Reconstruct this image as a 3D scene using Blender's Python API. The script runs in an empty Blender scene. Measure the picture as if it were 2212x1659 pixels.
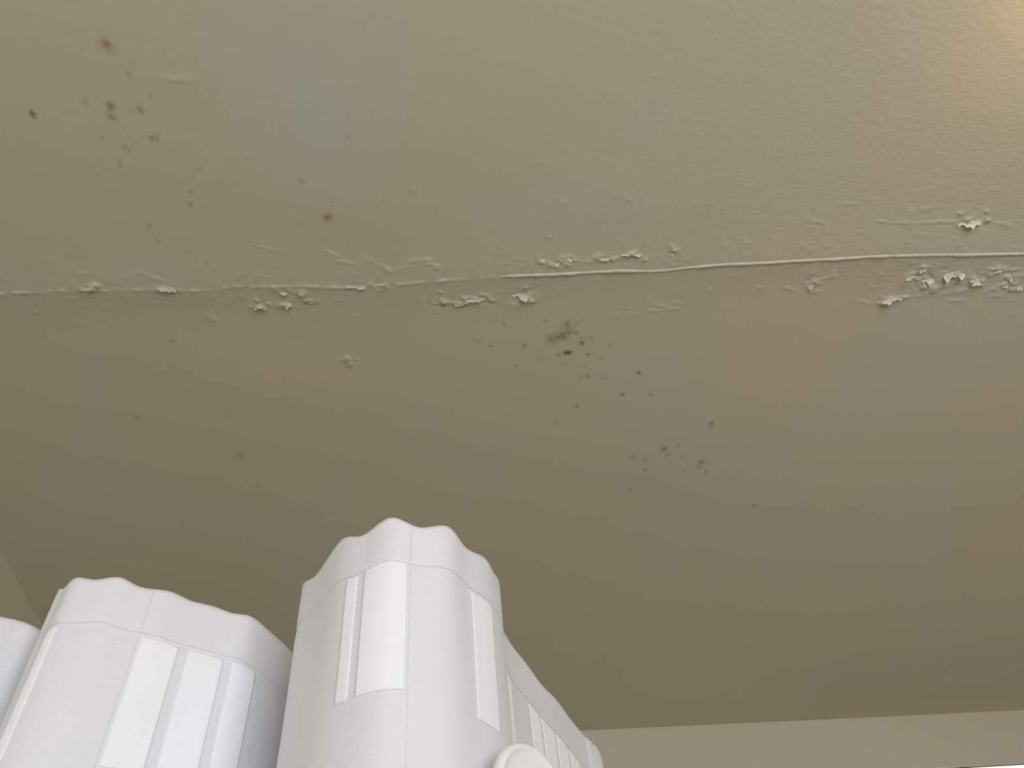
import bpy, bmesh, math, random
import numpy as np
from mathutils import Vector, Matrix

random.seed(7)
rng = np.random.default_rng(11)
scene = bpy.context.scene
COL = scene.collection

# ------------------------------------------------------------------ camera
CAM_Z = 1.75                 # eye height
CEIL = 2.70                  # ceiling height
W_PX, H_PX, F_PX = 2212.0, 1659.0, 1600.0
PITCH, YAW, ROLL = math.radians(50.43), math.radians(10.54), math.radians(-7.72)
fwd = Vector((math.sin(YAW)*math.cos(PITCH), math.cos(YAW)*math.cos(PITCH), math.sin(PITCH)))
r0 = Vector((math.cos(YAW), -math.sin(YAW), 0.0))
u0 = r0.cross(fwd)
RIGHT = r0*math.cos(ROLL) + u0*math.sin(ROLL)
UP = -r0*math.sin(ROLL) + u0*math.cos(ROLL)
cam_data = bpy.data.cameras.new('camera')
cam = bpy.data.objects.new('camera', cam_data)
COL.objects.link(cam)
cam_data.sensor_fit = 'HORIZONTAL'
cam_data.sensor_width = 36.0
cam_data.lens = 36.0*F_PX/W_PX
cam_data.clip_start = 0.02
rot = Matrix((RIGHT, UP, -fwd)).transposed()
cam.matrix_world = Matrix.Translation((0, 0, CAM_Z)) @ rot.to_4x4()
scene.camera = cam

# ------------------------------------------------------------------ light
scene.view_settings.view_transform = 'Standard'
scene.view_settings.look = 'None'
scene.view_settings.gamma = 1.0
scene.view_settings.exposure = 0.0
scene.view_settings.use_curve_mapping = False

world = bpy.data.worlds.new('world')
scene.world = world
world.use_nodes = True
bg = world.node_tree.nodes['Background']
bg.inputs['Strength'].default_value = 1.5
wt = world.node_tree
wtc = wt.nodes.new('ShaderNodeTexCoord')
wsep = wt.nodes.new('ShaderNodeSeparateXYZ')
wr = wt.nodes.new('ShaderNodeValToRGB')         # dull ground below the horizon, pale bluish sky above
wr.color_ramp.elements[0].position, wr.color_ramp.elements[0].color = 0.49, (0.05, 0.05, 0.045, 1)
wr.color_ramp.elements[1].position, wr.color_ramp.elements[1].color = 0.56, (0.86, 0.94, 1.0, 1)
wm = wt.nodes.new('ShaderNodeMapRange')
wm.inputs[1].default_value = -1.0
wt.links.new(wtc.outputs['Generated'], wsep.inputs[0])
wt.links.new(wsep.outputs['Z'], wm.inputs[0])
wt.links.new(wm.outputs[0], wr.inputs[0])
wt.links.new(wr.outputs[0], bg.inputs['Color'])


def area_light(name, loc, direction, sx, sy, watts, color):
    d = bpy.data.lights.new(name, 'AREA')
    d.shape = 'RECTANGLE'
    d.size, d.size_y = sx, sy
    d.energy = watts
    d.color = color
    o = bpy.data.objects.new(name, d)
    COL.objects.link(o)
    o.location = loc
    o.rotation_euler = Vector(direction).to_track_quat('-Z', 'Y').to_euler()
    return o


# daylight through the window in the wall behind the camera
area_light('daylight', (0.70, -1.86, 1.55), (0, 1, 0), 2.3, 1.3, 50.0, (0.90, 0.93, 1.03))
# warm lamp high up near the ceiling, out of frame to the right
ld = bpy.data.lights.new('warm_lamp', 'POINT')
ld.energy = 0.85
ld.color = (1.0, 0.70, 0.36)
ld.shadow_soft_size = 0.05
lo = bpy.data.objects.new('warm_lamp', ld)
COL.objects.link(lo)
lo.location = (0.835, 0.055, 2.595)


# ------------------------------------------------------------------ materials
def new_mat(name):
    m = bpy.data.materials.new(name)
    m.use_nodes = True
    nt = m.node_tree
    return m, nt, nt.nodes['Principled BSDF']


def N(nt, t, **kw):
    n = nt.nodes.new(t)
    for k, v in kw.items():
        setattr(n, k, v)
    return n


def L(nt, a, b):
    nt.links.new(a, b)


def mix_rgb(nt, fac, a, b):
    n = N(nt, 'ShaderNodeMix', data_type='RGBA')
    for sock, v in ((n.inputs[0], fac), (n.inputs[6], a), (n.inputs[7], b)):
        if hasattr(v, 'is_output'):
            L(nt, v, sock)
        else:
            sock.default_value = v
    return n.outputs[2]


def noise(nt, vec, scale, detail=3.0, rough=0.5):
    n = N(nt, 'ShaderNodeTexNoise')
    n.inputs['Scale'].default_value = scale
    n.inputs['Detail'].default_value = detail
    n.inputs['Roughness'].default_value = rough
    L(nt, vec, n.inputs['Vector'])
    return n.outputs['Fac']


def ramp(nt, fac, a, b, lo_=0.0, hi_=1.0):
    n = N(nt, 'ShaderNodeMapRange')
    L(nt, fac, n.inputs[0])
    n.inputs[1].default_value, n.inputs[2].default_value = a, b
    n.inputs[3].default_value, n.inputs[4].default_value = lo_, hi_
    return n.outputs[0]


def math_node(nt, op, a, b=None):
    n = N(nt, 'ShaderNodeMath', operation=op)
    for i, v in enumerate((a, b)):
        if v is None:
            continue
        if hasattr(v, 'is_output'):
            L(nt, v, n.inputs[i])
        else:
            n.inputs[i].default_value = v
    return n.outputs[0]


PAINT = (0.615, 0.572, 0.428, 1)
PAINT_COOL = (0.603, 0.578, 0.445, 1)
PAINT_PINK = (0.623, 0.566, 0.430, 1)


def paint_colour(nt, pos):
    f = ramp(nt, noise(nt, pos, 2.3, 2.0), 0.42, 0.60)
    c = mix_rgb(nt, f, PAINT, PAINT_COOL)
    g = ramp(nt, noise(nt, pos, 1.3, 1.0), 0.52, 0.68)
    return mix_rgb(nt, g, c, PAINT_PINK)


def ceiling_material():
    m, nt, b = new_mat('ceiling_paint')
    geo = N(nt, 'ShaderNodeNewGeometry')
    pos = geo.outputs['Position']
    c = paint_colour(nt, pos)
    ti = N(nt, 'ShaderNodeAttribute', attribute_name='tint')
    c = mix_rgb(nt, ramp(nt, ti.outputs['Fac'], 0.0, 1.0), c, (0.590, 0.585, 0.485, 1))
    c = mix_rgb(nt, ramp(nt, ti.outputs['Fac'], 0.0, -1.0), c, (0.660, 0.555, 0.435, 1))
    # mould: soft centre values stored per point, broken up by noise
    at = N(nt, 'ShaderNodeAttribute', attribute_name='mould')
    nz = ramp(nt, noise(nt, pos, 420.0, 3.0, 0.6), 0.3, 0.7, 0.55, 1.25)
    mould = math_node(nt, 'MULTIPLY', at.outputs['Fac'], nz)
    mould = ramp(nt, mould, 0.04, 0.80)
    hue = N(nt, 'ShaderNodeAttribute', attribute_name='rust')
    stain = mix_rgb(nt, hue.outputs['Fac'], (0.165, 0.115, 0.012, 1), (0.40, 0.20, 0.04, 1))
    c = mix_rgb(nt, mould, c, stain)
    # bare scuffed plaster on the raised edges
    wa = N(nt, 'ShaderNodeAttribute', attribute_name='plaster')
    c = mix_rgb(nt, wa.outputs['Fac'], c, (0.80, 0.765, 0.68, 1))
    L(nt, c, b.inputs['Base Color'])
    b.inputs['Roughness'].default_value = 0.62
    b.inputs['Specular IOR Level'].default_value = 0.25
    # orange peel / roller texture, stretched along x like brush strokes
    mp = N(nt, 'ShaderNodeMapping')
    mp.inputs['Scale'].default_value = (0.55, 1.0, 1.0)
    L(nt, pos, mp.inputs['Vector'])
    h1 = noise(nt, mp.outputs['Vector'], 150.0, 2.0, 0.5)
    h2 = noise(nt, pos, 520.0, 2.0, 0.5)
    sep = N(nt, 'ShaderNodeSeparateXYZ')
    L(nt, pos, sep.inputs[0])
    amt = ramp(nt, sep.outputs['X'], 0.1, 0.75, 0.30, 1.0)   # rougher rolled paint to the right
    h = math_node(nt, 'ADD', h1, math_node(nt, 'MULTIPLY', h2, 0.35))
    amt = math_node(nt, 'MULTIPLY', amt, ramp(nt, sep.outputs['Y'], 0.45, 0.72, 1.0, 0.25))
    h = math_node(nt, 'MULTIPLY', h, amt)
    bp = N(nt, 'ShaderNodeBump')
    bp.inputs['Strength'].default_value = 0.55
    bp.inputs['Distance'].default_value = 0.0011
    L(nt, h, bp.inputs['Height'])
    L(nt, bp.outputs['Normal'], b.inputs['Normal'])
    return m


def wall_material():
    m, nt, b = new_mat('wall_paint')
    geo = N(nt, 'ShaderNodeNewGeometry')
    pos = geo.outputs['Position']
    L(nt, paint_colour(nt, pos), b.inputs['Base Color'])
    b.inputs['Roughness'].default_value = 0.7
    bp = N(nt, 'ShaderNodeBump')
    bp.inputs['Strength'].default_value = 0.3
    bp.inputs['Distance'].default_value = 0.0008
    L(nt, noise(nt, pos, 160.0, 3.0), bp.inputs['Height'])
    L(nt, bp.outputs['Normal'], b.inputs['Normal'])
    return m


def plaster_material(name, c0, c1):
    m, nt, b = new_mat(name)
    geo = N(nt, 'ShaderNodeNewGeometry')
    f = noise(nt, geo.outputs['Position'], 260.0, 2.0)
    L(nt, mix_rgb(nt, f, c0, c1), b.inputs['Base Color'])
    b.inputs['Roughness'].default_value = 0.6
    return m


def fabric_material():
    m, nt, b = new_mat('white_sateen')
    uv = N(nt, 'ShaderNodeUVMap', uv_map='cloth')
    b.inputs['Base Color'].default_value = (0.765, 0.755, 0.765, 1)
    b.inputs['Roughness'].default_value = 0.55
    b.inputs['Specular IOR Level'].default_value = 0.3
    b.inputs['Sheen Weight'].default_value = 0.25
    b.inputs['Sheen Roughness'].default_value = 0.4
    # fine ribs (v) crossed by faint warp threads (u); uv is in metres
    w1 = N(nt, 'ShaderNodeTexWave', wave_type='BANDS', bands_direction='DIAGONAL', wave_profile='SIN')
    mp = N(nt, 'ShaderNodeMapping')
    mp.inputs['Scale'].default_value = (0.25, 1.0, 0.0)
    L(nt, uv.outputs['UV'], mp.inputs['Vector'])
    L(nt, mp.outputs['Vector'], w1.inputs['Vector'])
    w1.inputs['Scale'].default_value = 400.0
    w1.inputs['Distortion'].default_value = 0.6
    w1.inputs['Detail'].default_value = 1.0
    w2 = N(nt, 'ShaderNodeTexWave', wave_type='BANDS', bands_direction='X', wave_profile='SIN')
    L(nt, uv.outputs['UV'], w2.inputs['Vector'])
    w2.inputs['Scale'].default_value = 420.0
    h = math_node(nt, 'ADD', w1.outputs['Fac'], math_node(nt, 'MULTIPLY', w2.outputs['Fac'], 0.35))
    bp = N(nt, 'ShaderNodeBump')
    bp.inputs['Strength'].default_value = 0.3
    bp.inputs['Distance'].default_value = 0.00031
    L(nt, h, bp.inputs['Height'])
    L(nt, bp.outputs['Normal'], b.inputs['Normal'])
    return m


def pocket_material():
    m, nt, b = new_mat('brushed_white_tape')
    uv = N(nt, 'ShaderNodeUVMap', uv_map='cloth')
    f = noise(nt, uv.outputs['UV'], 700.0, 3.0, 0.6)
    L(nt, mix_rgb(nt, f, (0.87, 0.865, 0.87, 1), (0.93, 0.925, 0.93, 1)), b.inputs['Base Color'])
    b.inputs['Roughness'].default_value = 0.8
    b.inputs['Sheen Weight'].default_value = 0.5
    b.inputs['Sheen Roughness'].default_value = 0.6
    bp = N(nt, 'ShaderNodeBump')
    bp.inputs['Strength'].default_value = 0.5
    bp.inputs['Distance'].default_value = 0.0004
    L(nt, f, bp.inputs['Height'])
    L(nt, bp.outputs['Normal'], b.inputs['Normal'])
    return m


def plain_material(name, col, rough=0.4, bump=0.0):
    m, nt, b = new_mat(name)
    geo = N(nt, 'ShaderNodeNewGeometry')
    f = noise(nt, geo.outputs['Position'], 60.0, 3.0)
    dark = tuple(c*0.95 for c in col[:3]) + (1,)
    L(nt, mix_rgb(nt, f, dark, col), b.inputs['Base Color'])
    b.inputs['Roughness'].default_value = rough
    return m


def floor_material():
    m, nt, b = new_mat('floor_boards')
    geo = N(nt, 'ShaderNodeNewGeometry')
    br = N(nt, 'ShaderNodeTexBrick')
    br.inputs['Scale'].default_value = 1.0
    br.inputs['Brick Width'].default_value = 1.2
    br.inputs['Row Height'].default_value = 0.14
    br.inputs['Mortar Size'].default_value = 0.003
    br.inputs['Color1'].default_value = (0.27, 0.175, 0.085, 1)
    br.inputs['Color2'].default_value = (0.22, 0.14, 0.065, 1)
    br.inputs['Mortar'].default_value = (0.08, 0.05, 0.03, 1)
    L(nt, geo.outputs['Position'], br.inputs['Vector'])
    L(nt, br.outputs['Color'], b.inputs['Base Color'])
    b.inputs['Roughness'].default_value = 0.5
    return m


def glass_material():
    m, nt, b = new_mat('window_glass')
    b.inputs['Base Color'].default_value = (0.98, 0.99, 1, 1)
    b.inputs['Roughness'].default_value = 0.0
    b.inputs['IOR'].default_value = 1.1
    b.inputs['Transmission Weight'].default_value = 1.0
    return m


M_CEIL, M_WALL, M_FLAKE = ceiling_material(), wall_material(), plaster_material('flaking_paint', (0.70, 0.655, 0.55, 1), (0.86, 0.83, 0.76, 1))
M_BEAD = plaster_material('old_filler', (0.60, 0.56, 0.46, 1), (0.74, 0.70, 0.61, 1))
M_FAB, M_TAPE = fabric_material(), pocket_material()
M_WHITE = plain_material('white_gloss_paint', (0.84, 0.84, 0.82, 1), 0.35)
M_PLASTIC = plain_material('white_plastic', (0.82, 0.815, 0.79, 1), 0.32)
M_THREAD = plain_material('grey_white_thread', (0.74, 0.73, 0.735, 1), 0.7)
M_FLOOR, M_GLASS = floor_material(), glass_material()


# ------------------------------------------------------------------ helpers
def link_mesh(name, me, mat, parent=None, smooth=False):
    o = bpy.data.objects.new(name, me)
    COL.objects.link(o)
    if mat:
        me.materials.append(mat)
    if smooth:
        me.polygons.foreach_set('use_smooth', [True]*len(me.polygons))
    if parent:
        o.parent = parent
    return o


def boxes(name, lst, mat, parent=None, bevel=0.0):
    bm = bmesh.new()
    for x0, x1, y0, y1, z0, z1 in lst:
        r = bmesh.ops.create_cube(bm, size=1.0)
        for v in r['verts']:
            v.co = Vector(((x0+x1)/2 + v.co.x*(x1-x0), (y0+y1)/2 + v.co.y*(y1-y0), (z0+z1)/2 + v.co.z*(z1-z0)))
    if bevel:
        bmesh.ops.bevel(bm, geom=list(bm.edges), offset=bevel, segments=2, affect='EDGES')
    me = bpy.data.meshes.new(name)
    bm.to_mesh(me)
    bm.free()
    return link_mesh(name, me, mat, parent)


def structure(o):
    o['kind'] = 'structure'
    return o


def grid_mesh(name, X, Y, Z, attrs=None):
    """X, Y, Z: (rows, cols) arrays -> quad mesh"""
    nr, nc = X.shape
    co = np.stack([X, Y, Z], -1).reshape(-1, 3).astype(np.float32)
    idx = np.arange(nr*nc).reshape(nr, nc)
    q = np.stack([idx[:-1, :-1], idx[1:, :-1], idx[1:, 1:], idx[:-1, 1:]], -1).reshape(-1, 4)
    me = bpy.data.meshes.new(name)
    me.vertices.add(len(co))
    me.vertices.foreach_set('co', co.ravel())
    me.loops.add(q.size)
    me.loops.foreach_set('vertex_index', q.ravel().astype(np.int32))
    me.polygons.add(len(q))
    me.polygons.foreach_set('loop_start', np.arange(0, q.size, 4, dtype=np.int32))
    me.polygons.foreach_set('loop_total', np.full(len(q), 4, dtype=np.int32))
    me.polygons.foreach_set('use_smooth', np.ones(len(q), dtype=bool))
    me.update(calc_edges=True)
    for k, a in (attrs or {}).items():
        at = me.attributes.new(k, 'FLOAT', 'POINT')
        at.data.foreach_set('value', a.ravel().astype(np.float32))
    me.validate()
    return me


def ceil_xy(px, py):
    """where the sight line through a photo point meets the ceiling plane"""
    d = fwd*F_PX + RIGHT*(px - W_PX/2) + UP*(H_PX/2 - py)
    k = (CEIL - CAM_Z)/d.z
    return d.x*k, d.y*k


# ------------------------------------------------------------------ room shell
XL, XR, YF, YB = -0.785, 2.70, -2.00, 2.003
T = 0.14
structure(boxes('floor', [(XL-T, XR+T, YF-T, YB+T, -0.1, 0.0)], M_FLOOR))
structure(boxes('wall_left', [(XL-T, XL, YF-T, YB+T, 0.0, CEIL+0.05)], M_WALL))
structure(boxes('wall_right', [(XR, XR+T, YF-T, YB+T, 0.0, CEIL+0.05)], M_WALL))
# back wall with a high window opening
wx0, wx1, wz0, wz1 = 1.02, 2.45, 2.12, 2.5555
structure(boxes('wall_back', [
    (XL, wx0, YB, YB+T, 0, CEIL+0.05), (wx1, XR, YB, YB+T, 0, CEIL+0.05),
    (wx0, wx1, YB, YB+T, 0, wz0), (wx0, wx1, YB, YB+0.012, wz1, CEIL+0.05)], M_WALL))
win = bpy.data.objects.new('window_1', None)
COL.objects.link(win)
win.location = (wx0, YB+0.05, wz0)
win['kind'] = 'structure'
win['label'] = 'bright white-framed window high in the back wall at lower right'


def in_window(o):
    o.location = -win.location
    return o


fy0, fy1 = YB+0.001, YB+0.011
in_window(boxes('frame', [
    (wx0, wx1, fy0, fy1, wz1-0.002, wz1), (wx0, wx1, fy0, fy1, wz0, wz0+0.022),
    (wx0, wx0+0.022, fy0, fy1, wz0+0.022, wz1-0.002), (wx1-0.022, wx1, fy0, fy1, wz0+0.022, wz1-0.002)], M_WHITE, win))
in_window(boxes('pane', [(wx0+0.022, wx1-0.022, fy0+0.004, fy0+0.008, wz0+0.022, wz1-0.002)], M_GLASS, win))
# front wall (behind the camera) with the window the daylight comes through
vx0, vx1, vz0, vz1 = -0.50, 1.90, 0.90, 2.20
structure(boxes('wall_front', [
    (XL, vx0, YF-T, YF, 0, CEIL+0.05), (vx1, XR, YF-T, YF, 0, CEIL+0.05),
    (vx0, vx1, YF-T, YF, 0, vz0), (vx0, vx1, YF-T, YF, vz1, CEIL+0.05)], M_WALL))
structure(boxes('window_2', [
    (vx0, vx1, YF-0.09, YF-0.04, vz1-0.05, vz1), (vx0, vx1, YF-0.09, YF-0.04, vz0, vz0+0.05),
    (vx0, vx0+0.05, YF-0.09, YF-0.04, vz0+0.05, vz1-0.05), (vx1-0.05, vx1, YF-0.09, YF-0.04, vz0+0.05, vz1-0.05),
    (0.68, 0.72, YF-0.09, YF-0.04, vz0+0.05, vz1-0.05)], M_WHITE))

# ------------------------------------------------------------------ ceiling with its damage
def spans(parts):
    out = [np.array([parts[0][0]])]
    for a, b, s in parts:
        n = max(1, int(round((b-a)/s)))
        out.append(np.linspace(a, b, n+1)[1:])
    return np.concatenate(out)


gx = spans([(XL-0.02, 1.15, 0.0025), (1.15, 2.1, 0.006), (2.1, XR+0.02, 0.1)])
gy = spans([(YF-0.02, 0.0, 0.1), (0.0, 0.42, 0.0035), (0.42, 0.86, 0.0019), (0.86, 1.35, 0.003), (1.35, YB+0.02, 0.008)])
GX, GY = np.meshgrid(gx, gy)
HGT = np.zeros_like(GX)          # relief below the ceiling plane, metres (positive hangs down)
MOULD = np.zeros_like(GX)
RUST = np.zeros_like(GX)
PLAS = np.zeros_like(GX)


def window(x, y, r):
    i0, i1 = np.searchsorted(gx, (x-r, x+r))
    j0, j1 = np.searchsorted(gy, (y-r, y+r))
    return slice(j0, j1), slice(i0, i1)


def metres(px, py, pixels):
    x, y = ceil_xy(px, py)
    rr = math.sqrt(x*x + y*y + (CEIL-CAM_Z)**2)
    return x, y, pixels*rr/F_PX


def gauss(arr, x, y, sx, sy, ang, amp, mode='add'):
    w = window(x, y, 3.2*max(sx, sy))
    dx, dy = GX[w]-x, GY[w]-y
    ca, sa = math.cos(ang), math.sin(ang)
    a, b = dx*ca + dy*sa, -dx*sa + dy*ca
    g = amp*np.exp(-0.5*((a/sx)**2 + (b/sy)**2))
    if mode == 'add':
        arr[w] += g
    else:
        arr[w] = np.maximum(arr[w], g)


# mould spots: photo position, radius, strength, 1 = rusty orange / 0 = olive
SPOTS = """1196 734 17 .45 .15|1216 730 14 .5 .1|1226 712 18 .3 .2|1258 736 14 .16 .2|1212 726 14 .4 .1|708 470 16 .28 .1|232 98 15 .25 1|230 97 11 .75 1|226 90 8 .5 1|236 104 6 .5 1|278 130 4 .3 .3|277 161 6 .45 1|280 168 4 .35 1|174 109 4 .2 .5|184 219 5 .5 .8
188 226 4 .3 .8|240 229 8 .75 .5|239 240 7 .45 .6|241 253 8 .6 .4|283 238 4 .35 .3|303 238 7 .6 .4|323 209 6 .35 .3|68 245 5 1 0|73 251 5 .7 .2
219 298 5 .35 .8|327 300 6 .65 .7|338 300 8 .45 .8|272 319 6 .5 .6|276 327 7 .3 .6|260 355 7 .4 .6|213 377 6 .18 .4|236 370 6 .18 .4
385 319 4 .15 .3|450 292 3 .18 .3|433 365 5 .3 .3|417 383 5 .18 .3|413 416 5 .5 .7|411 442 6 .45 .4|447 443 5 .22 .2|375 420 5 .18 .3
472 424 4 .18 .3|323 490 7 .4 .4|340 520 6 .3 .5|358 458 5 .15 .2|408 545 5 .25 .4|650 392 6 .35 .6|708 469 11 .65 .2|703 474 8 .4 .1|715 466 7 .4 .2
718 444 4 .35 .1|757 444 4 .25 .1|648 482 7 .18 .3|805 33 7 .22 .4|928 78 4 .25 .3|1226 701 9 .5 .1|1190 736 10 .55 .2|1206 731 11 .6 .15
1218 725 10 .6 .1|1228 720 8 .55 .1|1186 728 8 .35 .3|1246 721 6 .5 .1|1257 743 7 .75 0|1277 730 8 .3 .2|1280 738 5 .3 .1|1225 764 7 1 0|1231 763 6 1 0
1220 762 5 .7 0|1208 769 5 .6 0|1270 768 5 .6 0|1288 766 4 .22 0|1301 776 5 .4 0|1318 750 6 .42 0|1248 700 9 .28 .3|1260 692 7 .18 .3|1177 694 5 .3 .1
1089 701 5 .45 0|1060 750 6 .45 0|1133 748 6 .5 0|1116 792 5 .45 0|1164 780 5 .3 0|1164 819 5 .22 0|1220 789 8 .2 0|1264 792 6 .24 0
1255 818 5 .4 0|1269 814 6 .48 0|1308 820 6 .22 0|1380 807 6 .75 .1|1391 826 5 .3 0|1345 854 6 .6 0|1408 855 6 .42 0|1247 880 6 .5 0
1035 737 8 .2 .4|1101 896 6 .15 0|1203 915 11 .2 .2|1538 917 7 .62 0|1539 928 6 .3 0|1468 963 6 .42 0|1435 972 7 .62 0|1443 985 6 .42 0
1475 990 7 .32 0|1500 970 5 .2 0|1367 989 6 .55 0|1393 996 5 .45 0|1394 1017 5 .52 0|1516 1000 8 .6 0|1510 1010 6 .4 0|1526 1022 7 .35 0
1361 1058 6 .45 0|1455 1088 6 .15 0|1629 1095 6 .6 0|1480 1020 6 .2 0|1450 950 5 .15 0|370 739 4 .42 0|417 720 6 .16 0|293 903 7 .36 .4
490 895 5 .22 .2|518 987 14 .24 .1|556 1052 9 .15 .1|392 1137 5 .32 0|400 846 4 .2 .2|2043 1450 5 .3 .2|1877 310 4 .3 0|1468 706 5 .2 .2"""
for s in SPOTS.replace('\n', '|').split('|'):
    px, py, r, k, hue = map(float, s.split())
    x, y, m = metres(px, py, r)
    sg = m*0.62
    a = rng.uniform(0, 3.14)
    e = rng.uniform(0.8, 1.2)
    if px < 80:
        a, e = 2.3, 1.3
    if k > 0.5:
        gauss(MOULD, x, y, sg*2.2, sg*2.2, 0, 0.13, 'max')
    gauss(MOULD, x, y, sg*e, sg/e, a, k, 'max')
    hue = min(1.0, hue + 0.12)
    if k > 0.2:
        gauss(RUST, x, y, sg*1.8, sg*1.8, 0, hue, 'max')


# cool and pinkish patches: camera colour noise tinted into the ceiling colour
TINT = np.zeros_like(GX)
for px, py, ax, ay, k in [(640, 120, 150, 130, .7), (690, 300, 110, 90, .6), (1230, 455, 170, 45, .6), (1420, 250, 160, 90, .25), (320, 590, 60, 20, .5),
                          (2050, 230, 110, 120, -.55), (1850, 640, 120, 60, -.3), (2150, 880, 90, 60, -.7), (1720, 780, 150, 140, -.35), (2170, 1150, 90, 170, -.45), (620, 820, 220, 60, -.2)]:
    x, y, m = metres(px, py, 1.0)
    gauss(TINT, x, y, ax*m*0.7, ay*m*0.9, 0, k)

# the joint between two boards
def polyline(pts, n):
    p = np.array([ceil_xy(*q) for q in pts])
    s = np.concatenate([[0], np.cumsum(np.linalg.norm(np.diff(p, axis=0), axis=1))])
    t = np.linspace(0, s[-1], n)
    return np.stack([np.interp(t, s, p[:, 0]), np.interp(t, s, p[:, 1])], -1)


JOINT = [(-60, 638), (0, 635), (100, 630), (180, 627), (270, 627), (360, 626), (430, 628), (510, 619), (590, 619), (650, 617), (705, 620),
         (760, 621), (820, 617), (870, 613), (920, 608), (990, 603), (1070, 597), (1120, 595), (1200, 592), (1290, 587), (1340, 584),
         (1400, 585), (1440, 583), (1490, 577), (1560, 571), (1640, 568), (1720, 563), (1800, 559), (1900, 553), (2000, 551), (2100, 550),
         (2212, 548), (2420, 546), (2800, 540)]
jl = polyline(JOINT, 1600)
order = np.argsort(jl[:, 0])
yj = np.interp(gx, jl[order, 0], jl[order, 1])
DY = GY - yj[None, :]
# the board on the wall side is set a touch higher, feathered out with filler
HGT += np.where(DY > 0, -0.0028*(1-np.exp(-np.maximum(DY, 0)/0.035)) * 1.0, 0.0)
HGT += 0.0012*np.exp(-0.5*(DY/0.03)**2)
# thin torn ridge of the joint on the left half
xs_bead = ceil_xy(1070, 597)[0]
wob = np.convolve(rng.normal(0, 1, len(gx)), np.hanning(7)/np.hanning(7).sum(), 'same')
wob2 = np.convolve(rng.normal(0, 1, len(gx)), np.hanning(41)/np.hanning(41).sum(), 'same')
amp = 0.0008*np.clip(0.6 + 0.9*wob + 1.6*wob2, 0.05, 2.6)*(gx < xs_bead)
wd = np.where(gx < xs_bead, 0.0019, 0.003)
ridge = amp[None, :]*np.exp(-0.5*((DY + 0.0006*wob[None, :])/wd[None, :])**2)
HGT += ridge
PLAS = np.maximum(PLAS, np.clip(ridge/0.0012, 0, 0.8))

# blisters, lumps and wrinkles: px, py, half length px, half width px, tilt deg, height mm
LUMPS = """370 170 26 4 -6 1.2|400 174 22 3 8 .8|432 570 3 14 0 .8|180 590 18 4 4 .8|300 590 30 4 14 .4|335 600 20 4 -22 .9|718 548 26 3 -24 .9|745 566 22 3.5 -8 1.2
805 565 22 3 -32 .7|838 582 12 5 -40 1.6|575 536 30 3 -14 .7|895 562 24 4 8 1|925 560 14 5 10 1.3|930 570 16 4 0 1.3|945 576 10 4 20 1.6|870 578 14 4 30 .9
460 690 16 10 -40 .9|1170 566 8 6 0 1.5|1095 568 7 5 0 .9|1125 573 6 4 0 .9|1190 573 14 4 4 1.3|1270 564 20 4 5 1.2|1335 556 16 4 6 1.2|1357 430 6 5 0 1
1184 510 5 4 0 1.2|1217 437 8 4 0 .7|893 410 6 5 0 .8|883 192 7 4 0 .7|1005 655 28 4 10 1.3|1040 660 8 6 60 1.2|915 650 14 4 60 1|1110 660 20 12 10 1|1060 668 6 10 20 .8
1400 645 3 24 0 .6|1430 662 26 4 -12 1|1445 670 20 3 10 .8|1410 672 16 4 0 .8|1370 678 20 3 0 .6|1330 682 20 3 4 .6|1360 668 14 3 0 .6|1460 655 18 3 0 .6
1610 522 10 5 0 .9|1565 530 5 8 0 .5|1690 452 10 4 20 .6|1760 478 10 4 0 .9|1775 481 8 3 -20 1|1905 478 20 3 0 1|1950 481 20 3 0 .9|2010 480 30 3 4 .9|2045 478 24 3 0 1
2160 482 16 3 -8 .9|2180 486 10 4 -20 .8|1960 452 16 8 -30 .8|2000 450 14 6 10 .9|2085 457 10 5 0 .9|1640 621 10 4 0 .9|1700 622 14 5 -20 1|1712 628 8 4 0 .8
1752 618 10 10 40 2.0|1780 602 20 2.5 20 1.1|1800 590 4 14 20 1.1|1765 630 20 4 0 .9|1930 648 24 6 14 2.0|1905 655 12 4 10 1.3|1870 655 20 3 -14 .8|1960 600 10 8 20 1.6
1955 615 8 8 0 1.4|1990 586 6 6 0 1.6|1985 600 10 5 20 1.5|2035 620 16 6 20 1.5|2100 600 14 6 -10 1.6|2140 590 16 4 10 1.4|2165 583 14 5 -14 1.6|2180 598 8 8 0 1.5
2170 612 10 6 20 1.6|2195 610 8 8 10 1.6|2205 595 10 6 0 1.4|2150 625 14 5 10 1.2|2050 634 20 4 10 1|2080 630 14 5 0 1.1|2005 630 14 6 10 1.2|2155 640 14 4 0 1
1990 640 16 5 0 1|2060 650 14 4 0 .8|1510 285 6 5 0 .5|2040 395 30 3 0 .6|2100 370 26 3 0 .7|2150 410 22 3 0 .7|1990 410 20 3 0 .5|1880 430 24 3 0 .6|1830 440 24 2.5 0 .6"""
for s in LUMPS.replace('\n', '|').split('|'):
    px, py, la, lb, ang, mm = map(float, s.split())
    x, y, m = metres(px, py, 1.0)
    a = -math.radians(ang)
    gauss(HGT, x, y, max(0.0016, la*m*0.6), max(0.0014, lb*m*0.7), a, mm*0.0008)
    gauss(PLAS, x, y, max(0.002, la*m*0.5), max(0.0018, lb*m*0.5), a, min(0.55, mm*0.28), 'max')
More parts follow.
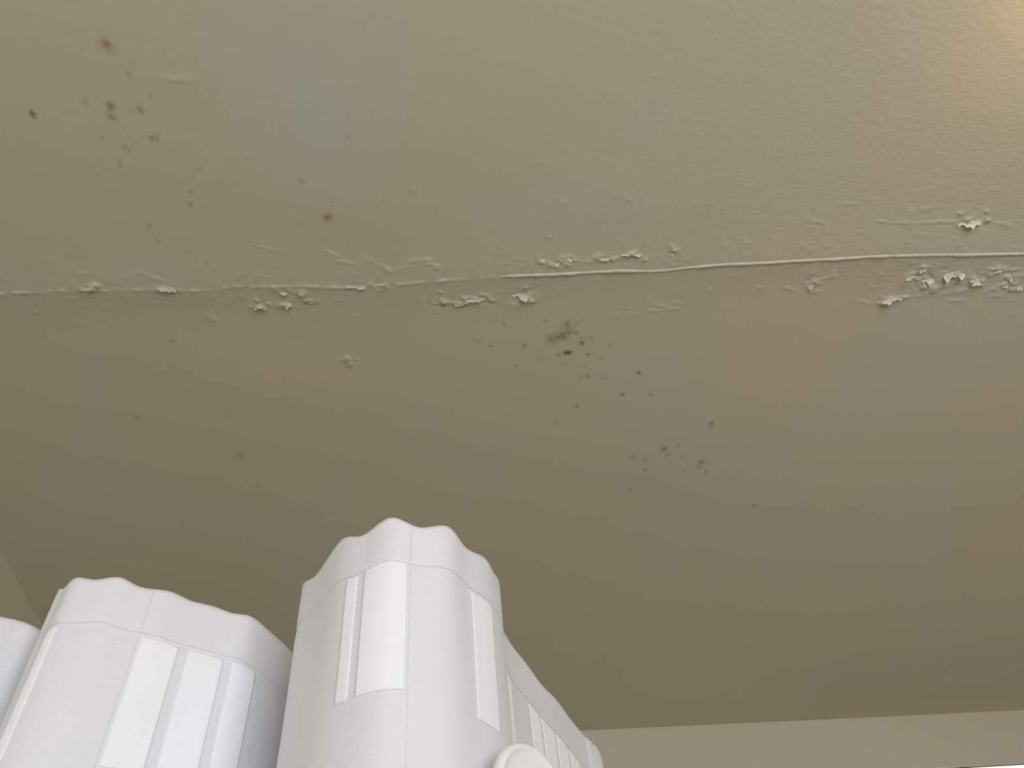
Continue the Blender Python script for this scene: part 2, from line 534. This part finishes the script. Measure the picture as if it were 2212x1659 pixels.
FLAKES = """180 624 18 4 2 1.6|198 622 8 4 10 1.4|356 624 14 4 -8 1.8|372 626 8 3 0 1.5|768 620 20 4 2 2.2|820 615 12 3.5 6 1.8
558 664 9 5 26 2.6|622 660 9 6 20 2.4|612 634 8 4 -6 1.6|651 634 6 4 10 1.5|671 654 8 4 0 1.8|751 776 6 4 0 1.8|1210 567 12 5 20 2.4|1226 560 12 4 6 2.0
1172 561 7 4 -10 1.6|1298 559 18 4 4 2.0|1362 549 22 4.5 4 2.4|1452 545 6 5 0 2.2|940 654 10 8 30 1.6|955 648 6 8 -30 1.6|998 657 16 4 14 1.8|1022 649 18 5 10 2.0
1048 646 12 5 -12 2.0|1126 640 22 9 6 4.2|1146 644 8 8 -24 2.8|2093 484 22 9 12 5.0|1755 616 9 8 34 2.2|2000 606 18 8 6 3.4|2012 612 7 10 -30 3.2|2062 597 22 10 4 5.4
2112 612 16 9 -24 3.6|2152 586 14 5 8 2.2|2186 602 9 7 0 2.4|1926 649 20 5 14 2.4|1966 601 9 6 20 2.2|1992 585 6 5 0 2.2|2178 618 12 5 10 2.2|2200 624 10 5 0 2.0"""
FLAKES = [list(map(float, f.split())) for f in FLAKES.replace('\n', '|').split('|')]
for px, py, lx, wy, ang, lift in FLAKES:                     # broken ground around every loose scrap of paint
    for k in range(10):
        x, y, m = metres(px + rng.normal(0, lx*1.0), py + rng.normal(0, wy*1.2), 1.0)
        gauss(HGT, x, y, rng.uniform(.0016, .0045), rng.uniform(.0014, .003), rng.uniform(-.9, .9), rng.uniform(-.0010, .0021)*min(1.6, lift/2))
# loose grains gathered along the joint, more of them to the right
for i in range(700):
    t = rng.uniform(0, 1)
    px = rng.uniform(0, 2350)
    off = rng.normal(0, 38)
    if rng.uniform() < 0.45:
        px = rng.uniform(1850, 2350)
        off = rng.normal(45, 30)
    py = np.interp(px, [q[0] for q in JOINT], [q[1] for q in JOINT]) + off
    x, y, m = metres(px, py, 1.0)
    gauss(HGT, x, y, rng.uniform(.0016, .004), rng.uniform(.0013, .0022), rng.uniform(-.5, .5), rng.uniform(.0001, .0006))
for i in range(260):
    px, py = rng.uniform(0, 2400), rng.uniform(0, 1400)
    x, y, m = metres(px, py, 1.0)
    gauss(HGT, x, y, rng.uniform(.002, .006), rng.uniform(.002, .004), rng.uniform(-.5, .5), rng.uniform(-.0002, .00025))
# gentle sag of the boards
HGT += 0.0012*np.sin(GX*3.1+0.4)*np.sin(GY*2.3+1.0)
ceiling = structure(link_mesh('ceiling', grid_mesh('ceiling', GX, GY, CEIL - HGT, {'mould': MOULD, 'rust': RUST, 'plaster': PLAS, 'tint': TINT}), M_CEIL))
structure(boxes('roof_slab', [(XL-T, XR+T, YF-T, YB+T, CEIL+0.05, CEIL+0.12)], M_WALL))


def hgt_at(x, y):
    i = min(max(np.searchsorted(gx, x), 1), len(gx)-1)
    j = min(max(np.searchsorted(gy, y), 1), len(gy)-1)
    return HGT[j, i]


# raised bead of old filler running along the right half of the joint
bead_pts = polyline([q for q in JOINT if q[0] >= 1070], 420)
bm = bmesh.new()
rings = []
nb = len(bead_pts)
bw = np.convolve(rng.normal(0, 1, nb), np.hanning(9)/np.hanning(9).sum(), 'same')
for i, (x, y) in enumerate(bead_pts):
    px_frac = i/(nb-1)
    rad = 0.0030*(1 + 0.16*bw[i])
    rad *= min(1.0, 0.25 + i/10.0)
    if 0.16 < px_frac < 0.24:
        rad *= 0.8
    z0 = CEIL - hgt_at(x, y)
    ring = []
    for k in range(9):
        t = math.pi*k/8
        ring.append(bm.verts.new((x, y + 0.0004*bw[i] + math.cos(t)*rad, z0 + 0.0006 - math.sin(t)*rad*0.75)))
    rings.append(ring)
for a, b_ in zip(rings, rings[1:]):
    for k in range(8):
        bm.faces.new((a[k], a[k+1], b_[k+1], b_[k]))
bmesh.ops.recalc_face_normals(bm, faces=bm.faces)
me = bpy.data.meshes.new('filler_bead')
bm.to_mesh(me)
bm.free()
bead = link_mesh('filler_bead', me, M_BEAD, ceiling, True)
bead['label'] = 'raised pale bead of filler along the joint'


def flake(px, py, lpx, wpx, ang, lift, curl, seed):
    """a scrap of paint lifting off the ceiling: hinged on one long side, the other side curling down"""
    x, y, m = metres(px, py, 1.0)
    lx, wy = lpx*m, wpx*m
    r_ = random.Random(seed)
    nu, nv = 22, 8
    bm = bmesh.new()
    vs = []
    z0 = CEIL - hgt_at(x, y)
    ca, sa = math.cos(math.radians(ang)), -math.sin(math.radians(ang))
    ph = [r_.uniform(0, 6.28) for _ in range(6)]
    skew = r_.uniform(-0.5, 0.5)
    for i in range(nu+1):
        u = i/nu*2 - 1
        taper = math.sqrt(max(0.0, 1 - abs(u)**2.2))*0.9 + 0.1
        hang = 0.72 + 0.3*math.sin(2.3*u + ph[0]) + 0.22*math.sin(5.1*u + ph[1]) + 0.16*math.sin(11*u + ph[2])
        root = 0.22*math.sin(2.9*u + ph[3]) + 0.15*math.sin(7*u + ph[4])
        row = []
        for j in range(nv+1):
            v = j/nv                       # 0 = attached edge on the camera side, 1 = torn edge hanging towards the wall
            b_ = -0.7*taper + root*0.5 + v*1.7*taper*max(0.25, hang)
            h = lift*(v**1.5)*taper*max(0.2, hang)*(0.8 + 0.35*math.sin(3.3*u + ph[5])) + curl*lift*taper*max(0, v-0.6)
            a = u*lx + skew*b_*wy
            bb = b_*wy
            row.append(bm.verts.new((x + a*ca - bb*sa, y + a*sa + bb*ca, z0 + 0.0005 - h*0.001)))
        vs.append(row)
    for i in range(nu):
        for j in range(nv):
            bm.faces.new((vs[i][j], vs[i][j+1], vs[i+1][j+1], vs[i+1][j]))
    bmesh.ops.recalc_face_normals(bm, faces=bm.faces)
    bmesh.ops.solidify(bm, geom=list(bm.faces), thickness=0.0004)
    me = bpy.data.meshes.new('paint_flake')
    bm.to_mesh(me)
    bm.free()
    return link_mesh('paint_flake', me, M_FLAKE, ceiling, True)


for i, (px, py, lx, wy, ang, lift) in enumerate(FLAKES):
    flake(px, py, lx, wy, ang, lift*(1.15 if px > 1900 else 0.85), 0.5, 100+i)

# ------------------------------------------------------------------ curtain
CZ = CAM_Z + 0.300            # top of the heading
# plan of the folded cloth (x, y, drop of the top edge in mm, 1 = sharp crease)
PLAN = [
    (-0.372, 0.500, 2), (-0.352, 0.462, 0), (-0.322, 0.437, 4), (-0.296, 0.428, 0), (-0.270, 0.436, 2), (-0.258, 0.444, 1), (-0.248, 0.452, 3),
    (-0.242, 0.478, 3), (-0.236, 0.512, 2), (-0.226, 0.526, 2), (-0.219, 0.512, 2), (-0.221, 0.470, 3), (-0.226, 0.438, 3),
    (-0.2265, 0.4145, 0.5), (-0.2205, 0.4075, 2.5), (-0.2130, 0.4010, 0), (-0.2010, 0.4005, 2.2), (-0.188, 0.4015, 0), (-0.176, 0.4085, 2.6), (-0.161, 0.4165, 0.5),
    (-0.149, 0.4250, 2), (-0.137, 0.4330, 1), (-0.126, 0.4400, 1.8), (-0.115, 0.4475, 0), (-0.105, 0.4640, 1), (-0.094, 0.4860, 2),
    (-0.087, 0.512, 3), (-0.079, 0.542, 3), (-0.069, 0.553, 3), (-0.061, 0.535, 3), (-0.062, 0.490, 3), (-0.070, 0.448, 3),
    (-0.0775, 0.4150, 1), (-0.066, 0.3930, 7), (-0.0500, 0.3685, 0.5), (-0.036, 0.3575, 6), (-0.0200, 0.3490, 0), (-0.003, 0.3520, 5.2), (0.0145, 0.3580, 0),
    (0.026, 0.3725, 5), (0.0385, 0.3880, 1), (0.045, 0.4010, 2.5), (0.0500, 0.4170, 0), (0.0525, 0.4400, 3), (0.0545, 0.4630, 1.5),
    (0.064, 0.4890, 2), (0.0785, 0.5200, 0), (0.092, 0.5450, 3), (0.107, 0.5740, 0), (0.123, 0.6060, 1), (0.1385, 0.6370, 0), (0.147, 0.6490, 0.8), (0.1545, 0.6605, 2.2), (0.1585, 0.6685, 7)]


def catmull(P, step):
    P = np.array(P)
    Q = np.vstack([2*P[0]-P[1], P, 2*P[-1]-P[-2]])
    out = []
    for i in range(1, len(Q)-2):
        p0, p1, p2, p3 = Q[i-1], Q[i], Q[i+1], Q[i+2]
        n = max(2, int(np.linalg.norm((p2-p1)[:2])/step))
        t = np.linspace(0, 1, n, endpoint=False)[:, None]
        out.append(0.5*((2*p1) + (-p0+p2)*t + (2*p0-5*p1+4*p2-p3)*t**2 + (-p0+3*p1-3*p2+p3)*t**3))
    out.append(P[-1:])
    return np.vstack(out)


cp = catmull([(a, b, c*0.001) for a, b, c in PLAN], 0.0008)
su = np.concatenate([[0], np.cumsum(np.linalg.norm(np.diff(cp[:, :2], axis=0), axis=1))])
NU = int(su[-1]/0.0014)
U = np.linspace(0, su[-1], NU)
CX, CY, CD = (np.interp(U, su, cp[:, k]) for k in range(3))


def smooth(a, k):
    w = np.hanning(2*k+3)[1:-1]
    w /= w.sum()
    return np.convolve(np.pad(a, k, mode='edge'), w, 'valid')


CXs, CYs = smooth(CX, 14), smooth(CY, 14)      # rounder folds lower down
tx, ty = np.gradient(smooth(CX, 3)), np.gradient(smooth(CY, 3))
ln = np.hypot(tx, ty)
NXc, NYc = ty/ln, -tx/ln                        # faces the camera side
V = spans([(0.0, 0.24, 0.003), (0.24, 0.5, 0.02), (0.5, CZ-0.03, 0.15)])   # distance down from the heading top
# slightly uneven billow below the tape
bill = smooth(rng.normal(0, 1, NU), 40)


def cloth_point(u, v, off=0.0):
    """position on the cloth; u along the folds, v down from the top; off towards the camera side"""
    k = np.clip(v/0.10, 0, 1)
    k = k*k*(3-2*k)
    b = np.clip((v-0.125)/0.05, 0, 1)
    b = b*b*(3-2*b)
    f = lambda arr: np.interp(u, U, arr)
    nx, ny = f(NXc), f(NYc)
    hollow = -0.0006*np.exp(-0.5*((v-0.034)/0.0016)**2)         # the stitched line pulls in
    d = off + hollow + b*(0.0035 + 0.02*f(bill))
    x = f(CX)*(1-k) + f(CXs)*k + nx*d
    y = f(CY)*(1-k) + f(CYs)*k + ny*d
    drop = f(CD)
    z = CZ - v - drop*np.exp(-v/0.03)
    return x, y, z


def cloth_sheet(name, ua, va, mat, parent, off, thick, jag=0.0):
    UU, VV = np.meshgrid(ua, va)
    if jag:
        nr, nc = UU.shape
        zig = jag*(2*np.abs(((va/0.0042) % 1) - 0.5) - 0.5) * 2
        zu = jag*(2*np.abs(((ua/0.0042) % 1) - 0.5) - 0.5) * 2
        UU = UU.copy(); VV = VV.copy()
        for c in (0, nc-1):
            UU[:, c] += zig*(1 if c else -1)
        for r in (0, nr-1):
            VV[r, :] += zu*(1 if r else -1)
    x, y, z = cloth_point(UU, VV, off)
    me = grid_mesh(name, x, y, z)
    uvl = me.uv_layers.new(name='cloth')
    vi = np.empty(len(me.loops), dtype=np.int32)
    me.loops.foreach_get('vertex_index', vi)
    uv = np.stack([UU.ravel()[vi], VV.ravel()[vi]], -1).astype(np.float32)
    uvl.data.foreach_set('uv', uv.ravel())
    o = link_mesh(name, me, mat, parent)
    if thick:
        md = o.modifiers.new('thickness', 'SOLIDIFY')
        md.thickness = thick
        md.offset = 0.0
    return o


# axis of the pole that carries the curtain; the cloth has an eyelet wherever the pole passes through it
PC = Vector((0.0520, 0.376, CAM_Z + 0.1500))
AX = Vector((0.62, -0.785, 0.0)).normalized()


def cut_eyelets(o, radius):
    bm = bmesh.new()
    bm.from_mesh(o.data)
    gone = []
    for v in bm.verts:
        d = v.co - PC
        t = d.dot(AX)
        if t < 0.001 and (d - AX*t).length < radius:
            gone.append(v)
    bmesh.ops.delete(bm, geom=gone, context='VERTS')
    bm.to_mesh(o.data)
    bm.free()


curtain = bpy.data.objects.new('curtain', None)
COL.objects.link(curtain)
curtain['label'] = 'white sateen curtain gathered into deep folds, stitched heading tape showing at its top'
curtain['category'] = 'curtain'
panel = cloth_sheet('cloth_panel', U, V, M_FAB, curtain, 0.0, 0.0012)
cut_eyelets(panel, 0.0155)

# brighter woven pockets of the heading tape: start, end along the folds (m), top, bottom below the heading (m)
POCKETS = [
    (0.1020, 0.1240, 0.034, 0.110), (0.3735, 0.3805, 0.034, 0.110), (0.4275, 0.4500, 0.034, 0.110), (0.4560, 0.4785, 0.034, 0.110), (0.4845, 0.5035, 0.034, 0.110),
    (0.8135, 0.8215, 0.033, 0.109), (0.8262, 0.8520, 0.032, 0.109), (0.8985, 0.9205, 0.034, 0.113),
    (0.9860, 1.0085, 0.033, 0.112), (1.0500, 1.0695, 0.033, 0.112), (1.0745, 1.0995, 0.033, 0.112), (1.1045, 1.1300, 0.033, 0.112), (1.1355, 1.1580, 0.033, 0.112)]
for ua, ub, va, vb in POCKETS:
    cloth_sheet('tape_pocket', np.linspace(ua, ub, max(5, int((ub-ua)/0.0011))), np.linspace(va, vb, 76), M_TAPE, curtain, 0.00085, 0.0004, 0.0003)

# folded hem down the free edge
cloth_sheet('side_hem', np.linspace(1.1935, su[-1]-0.0005, 36), np.concatenate([np.linspace(0.0005, 0.24, 90), np.linspace(0.25, CZ-0.035, 16)]),
            M_FAB, curtain, 0.0009, 0.0006)


def thread(name, path, rad, parent, dash=None):
    """row of stitches: short rounded beads of thread along a path of (u, v)"""
    bm = bmesh.new()
    step = 1 if dash is None else dash
    for k in range(0, len(path)-1, step):
        seg = path[k:k+step] if step > 1 else path[k:k+2]
        prev = None
        n = len(seg)
        for q, (u, v) in enumerate(seg):
            c = Vector([float(t) for t in cloth_point(np.array(u), np.array(v), 0.0007)])
            u2, v2 = seg[min(q+1, n-1)]
            u1, v1 = seg[max(q-1, 0)]
            d = Vector([float(t) for t in cloth_point(np.array(u2), np.array(v2), 0.0007)]) - Vector([float(t) for t in cloth_point(np.array(u1), np.array(v1), 0.0007)])
            if d.length < 1e-9:
                continue
            d.normalize()
            nn = Vector((float(np.interp(u, U, NXc)), float(np.interp(u, U, NYc)), 0)).normalized()
            sd = d.cross(nn).normalized()
            r_ = rad*(0.45 if step > 1 and q in (0, n-1) else 1.0)
            ring = [bm.verts.new(c + nn*math.sin(t)*r_*0.7 + sd*math.cos(t)*r_) for t in [i*math.pi/3 for i in range(6)]]
            if prev:
                for i in range(6):
                    bm.faces.new((prev[i], prev[(i+1) % 6], ring[(i+1) % 6], ring[i]))
            prev = ring
    me = bpy.data.meshes.new(name)
    bm.to_mesh(me)
    bm.free()
    return link_mesh(name, me, M_THREAD, parent, True)


us = np.arange(0.07, su[-1]-0.004, 0.0007)
thread('stitch_line', [(u, 0.0315) for u in us], 0.0003, curtain, 4)
for ue in (0.8535, 0.4255):
    vs_ = np.arange(0.002, 0.24, 0.0008)
    o = thread('seam', [(ue + 0.0003*math.sin(v*1500), v) for v in vs_], 0.00026, curtain)
    o.data.materials[0] = M_FAB

# ------------------------------------------------------------------ curtain pole with its round end
pole = bpy.data.objects.new('curtain_pole', None)
COL.objects.link(pole)
pole['label'] = 'white curtain pole with round rimmed end cap in front of the stitched curtain edge'
pole['category'] = 'curtain pole'
def lathe(name, prof, mat, parent, n=96):
    """profile of (distance along the pole axis, radius) turned about the axis"""
    up = Vector((0, 0, 1))
    sd = AX.cross(up).normalized()
    bm = bmesh.new()
    rings = []
    for d, r_ in prof:
        c = PC + AX*d
        if r_ < 1e-6:
            rings.append([bm.verts.new(c)])
        else:
            rings.append([bm.verts.new(c + (up*math.sin(2*math.pi*k/n) + sd*math.cos(2*math.pi*k/n))*r_) for k in range(n)])
    for a, b_ in zip(rings, rings[1:]):
        for k in range(n):
            k2 = (k+1) % n
            if len(a) == 1:
                bm.faces.new((a[0], b_[k], b_[k2]))
            elif len(b_) == 1:
                bm.faces.new((a[k], b_[0], a[k2]))
            else:
                bm.faces.new((a[k], b_[k], b_[k2], a[k2]))
    bmesh.ops.recalc_face_normals(bm, faces=bm.faces)
    me = bpy.data.meshes.new(name)
    bm.to_mesh(me)
    bm.free()
    return link_mesh(name, me, mat, parent, True)


RC = 0.0232
prof = [(-0.006, 0.0125), (-0.006, RC-0.002)]
prof += [(-0.004 + 0.002*math.sin(t), RC-0.002 + 0.002*math.sin(t)) for t in np.linspace(0, math.pi/2, 5)[1:]]
prof += [(0.0 + 0.003*math.sin(t), RC-0.003 + 0.003*math.cos(t)) for t in np.linspace(0, math.pi/2, 8)]
prof += [(0.0029, RC-0.0036), (0.0024, RC-0.0042), (0.0021, RC-0.0055), (0.0022, RC*0.35), (0.0023, 0.0)]
lathe('end_cap', prof, M_PLASTIC, pole)
lathe('rod', [(-1.335, 0.0), (-1.335, 0.0125), (-0.004, 0.0125), (-0.004, 0.0)], M_WHITE, pole, 40)
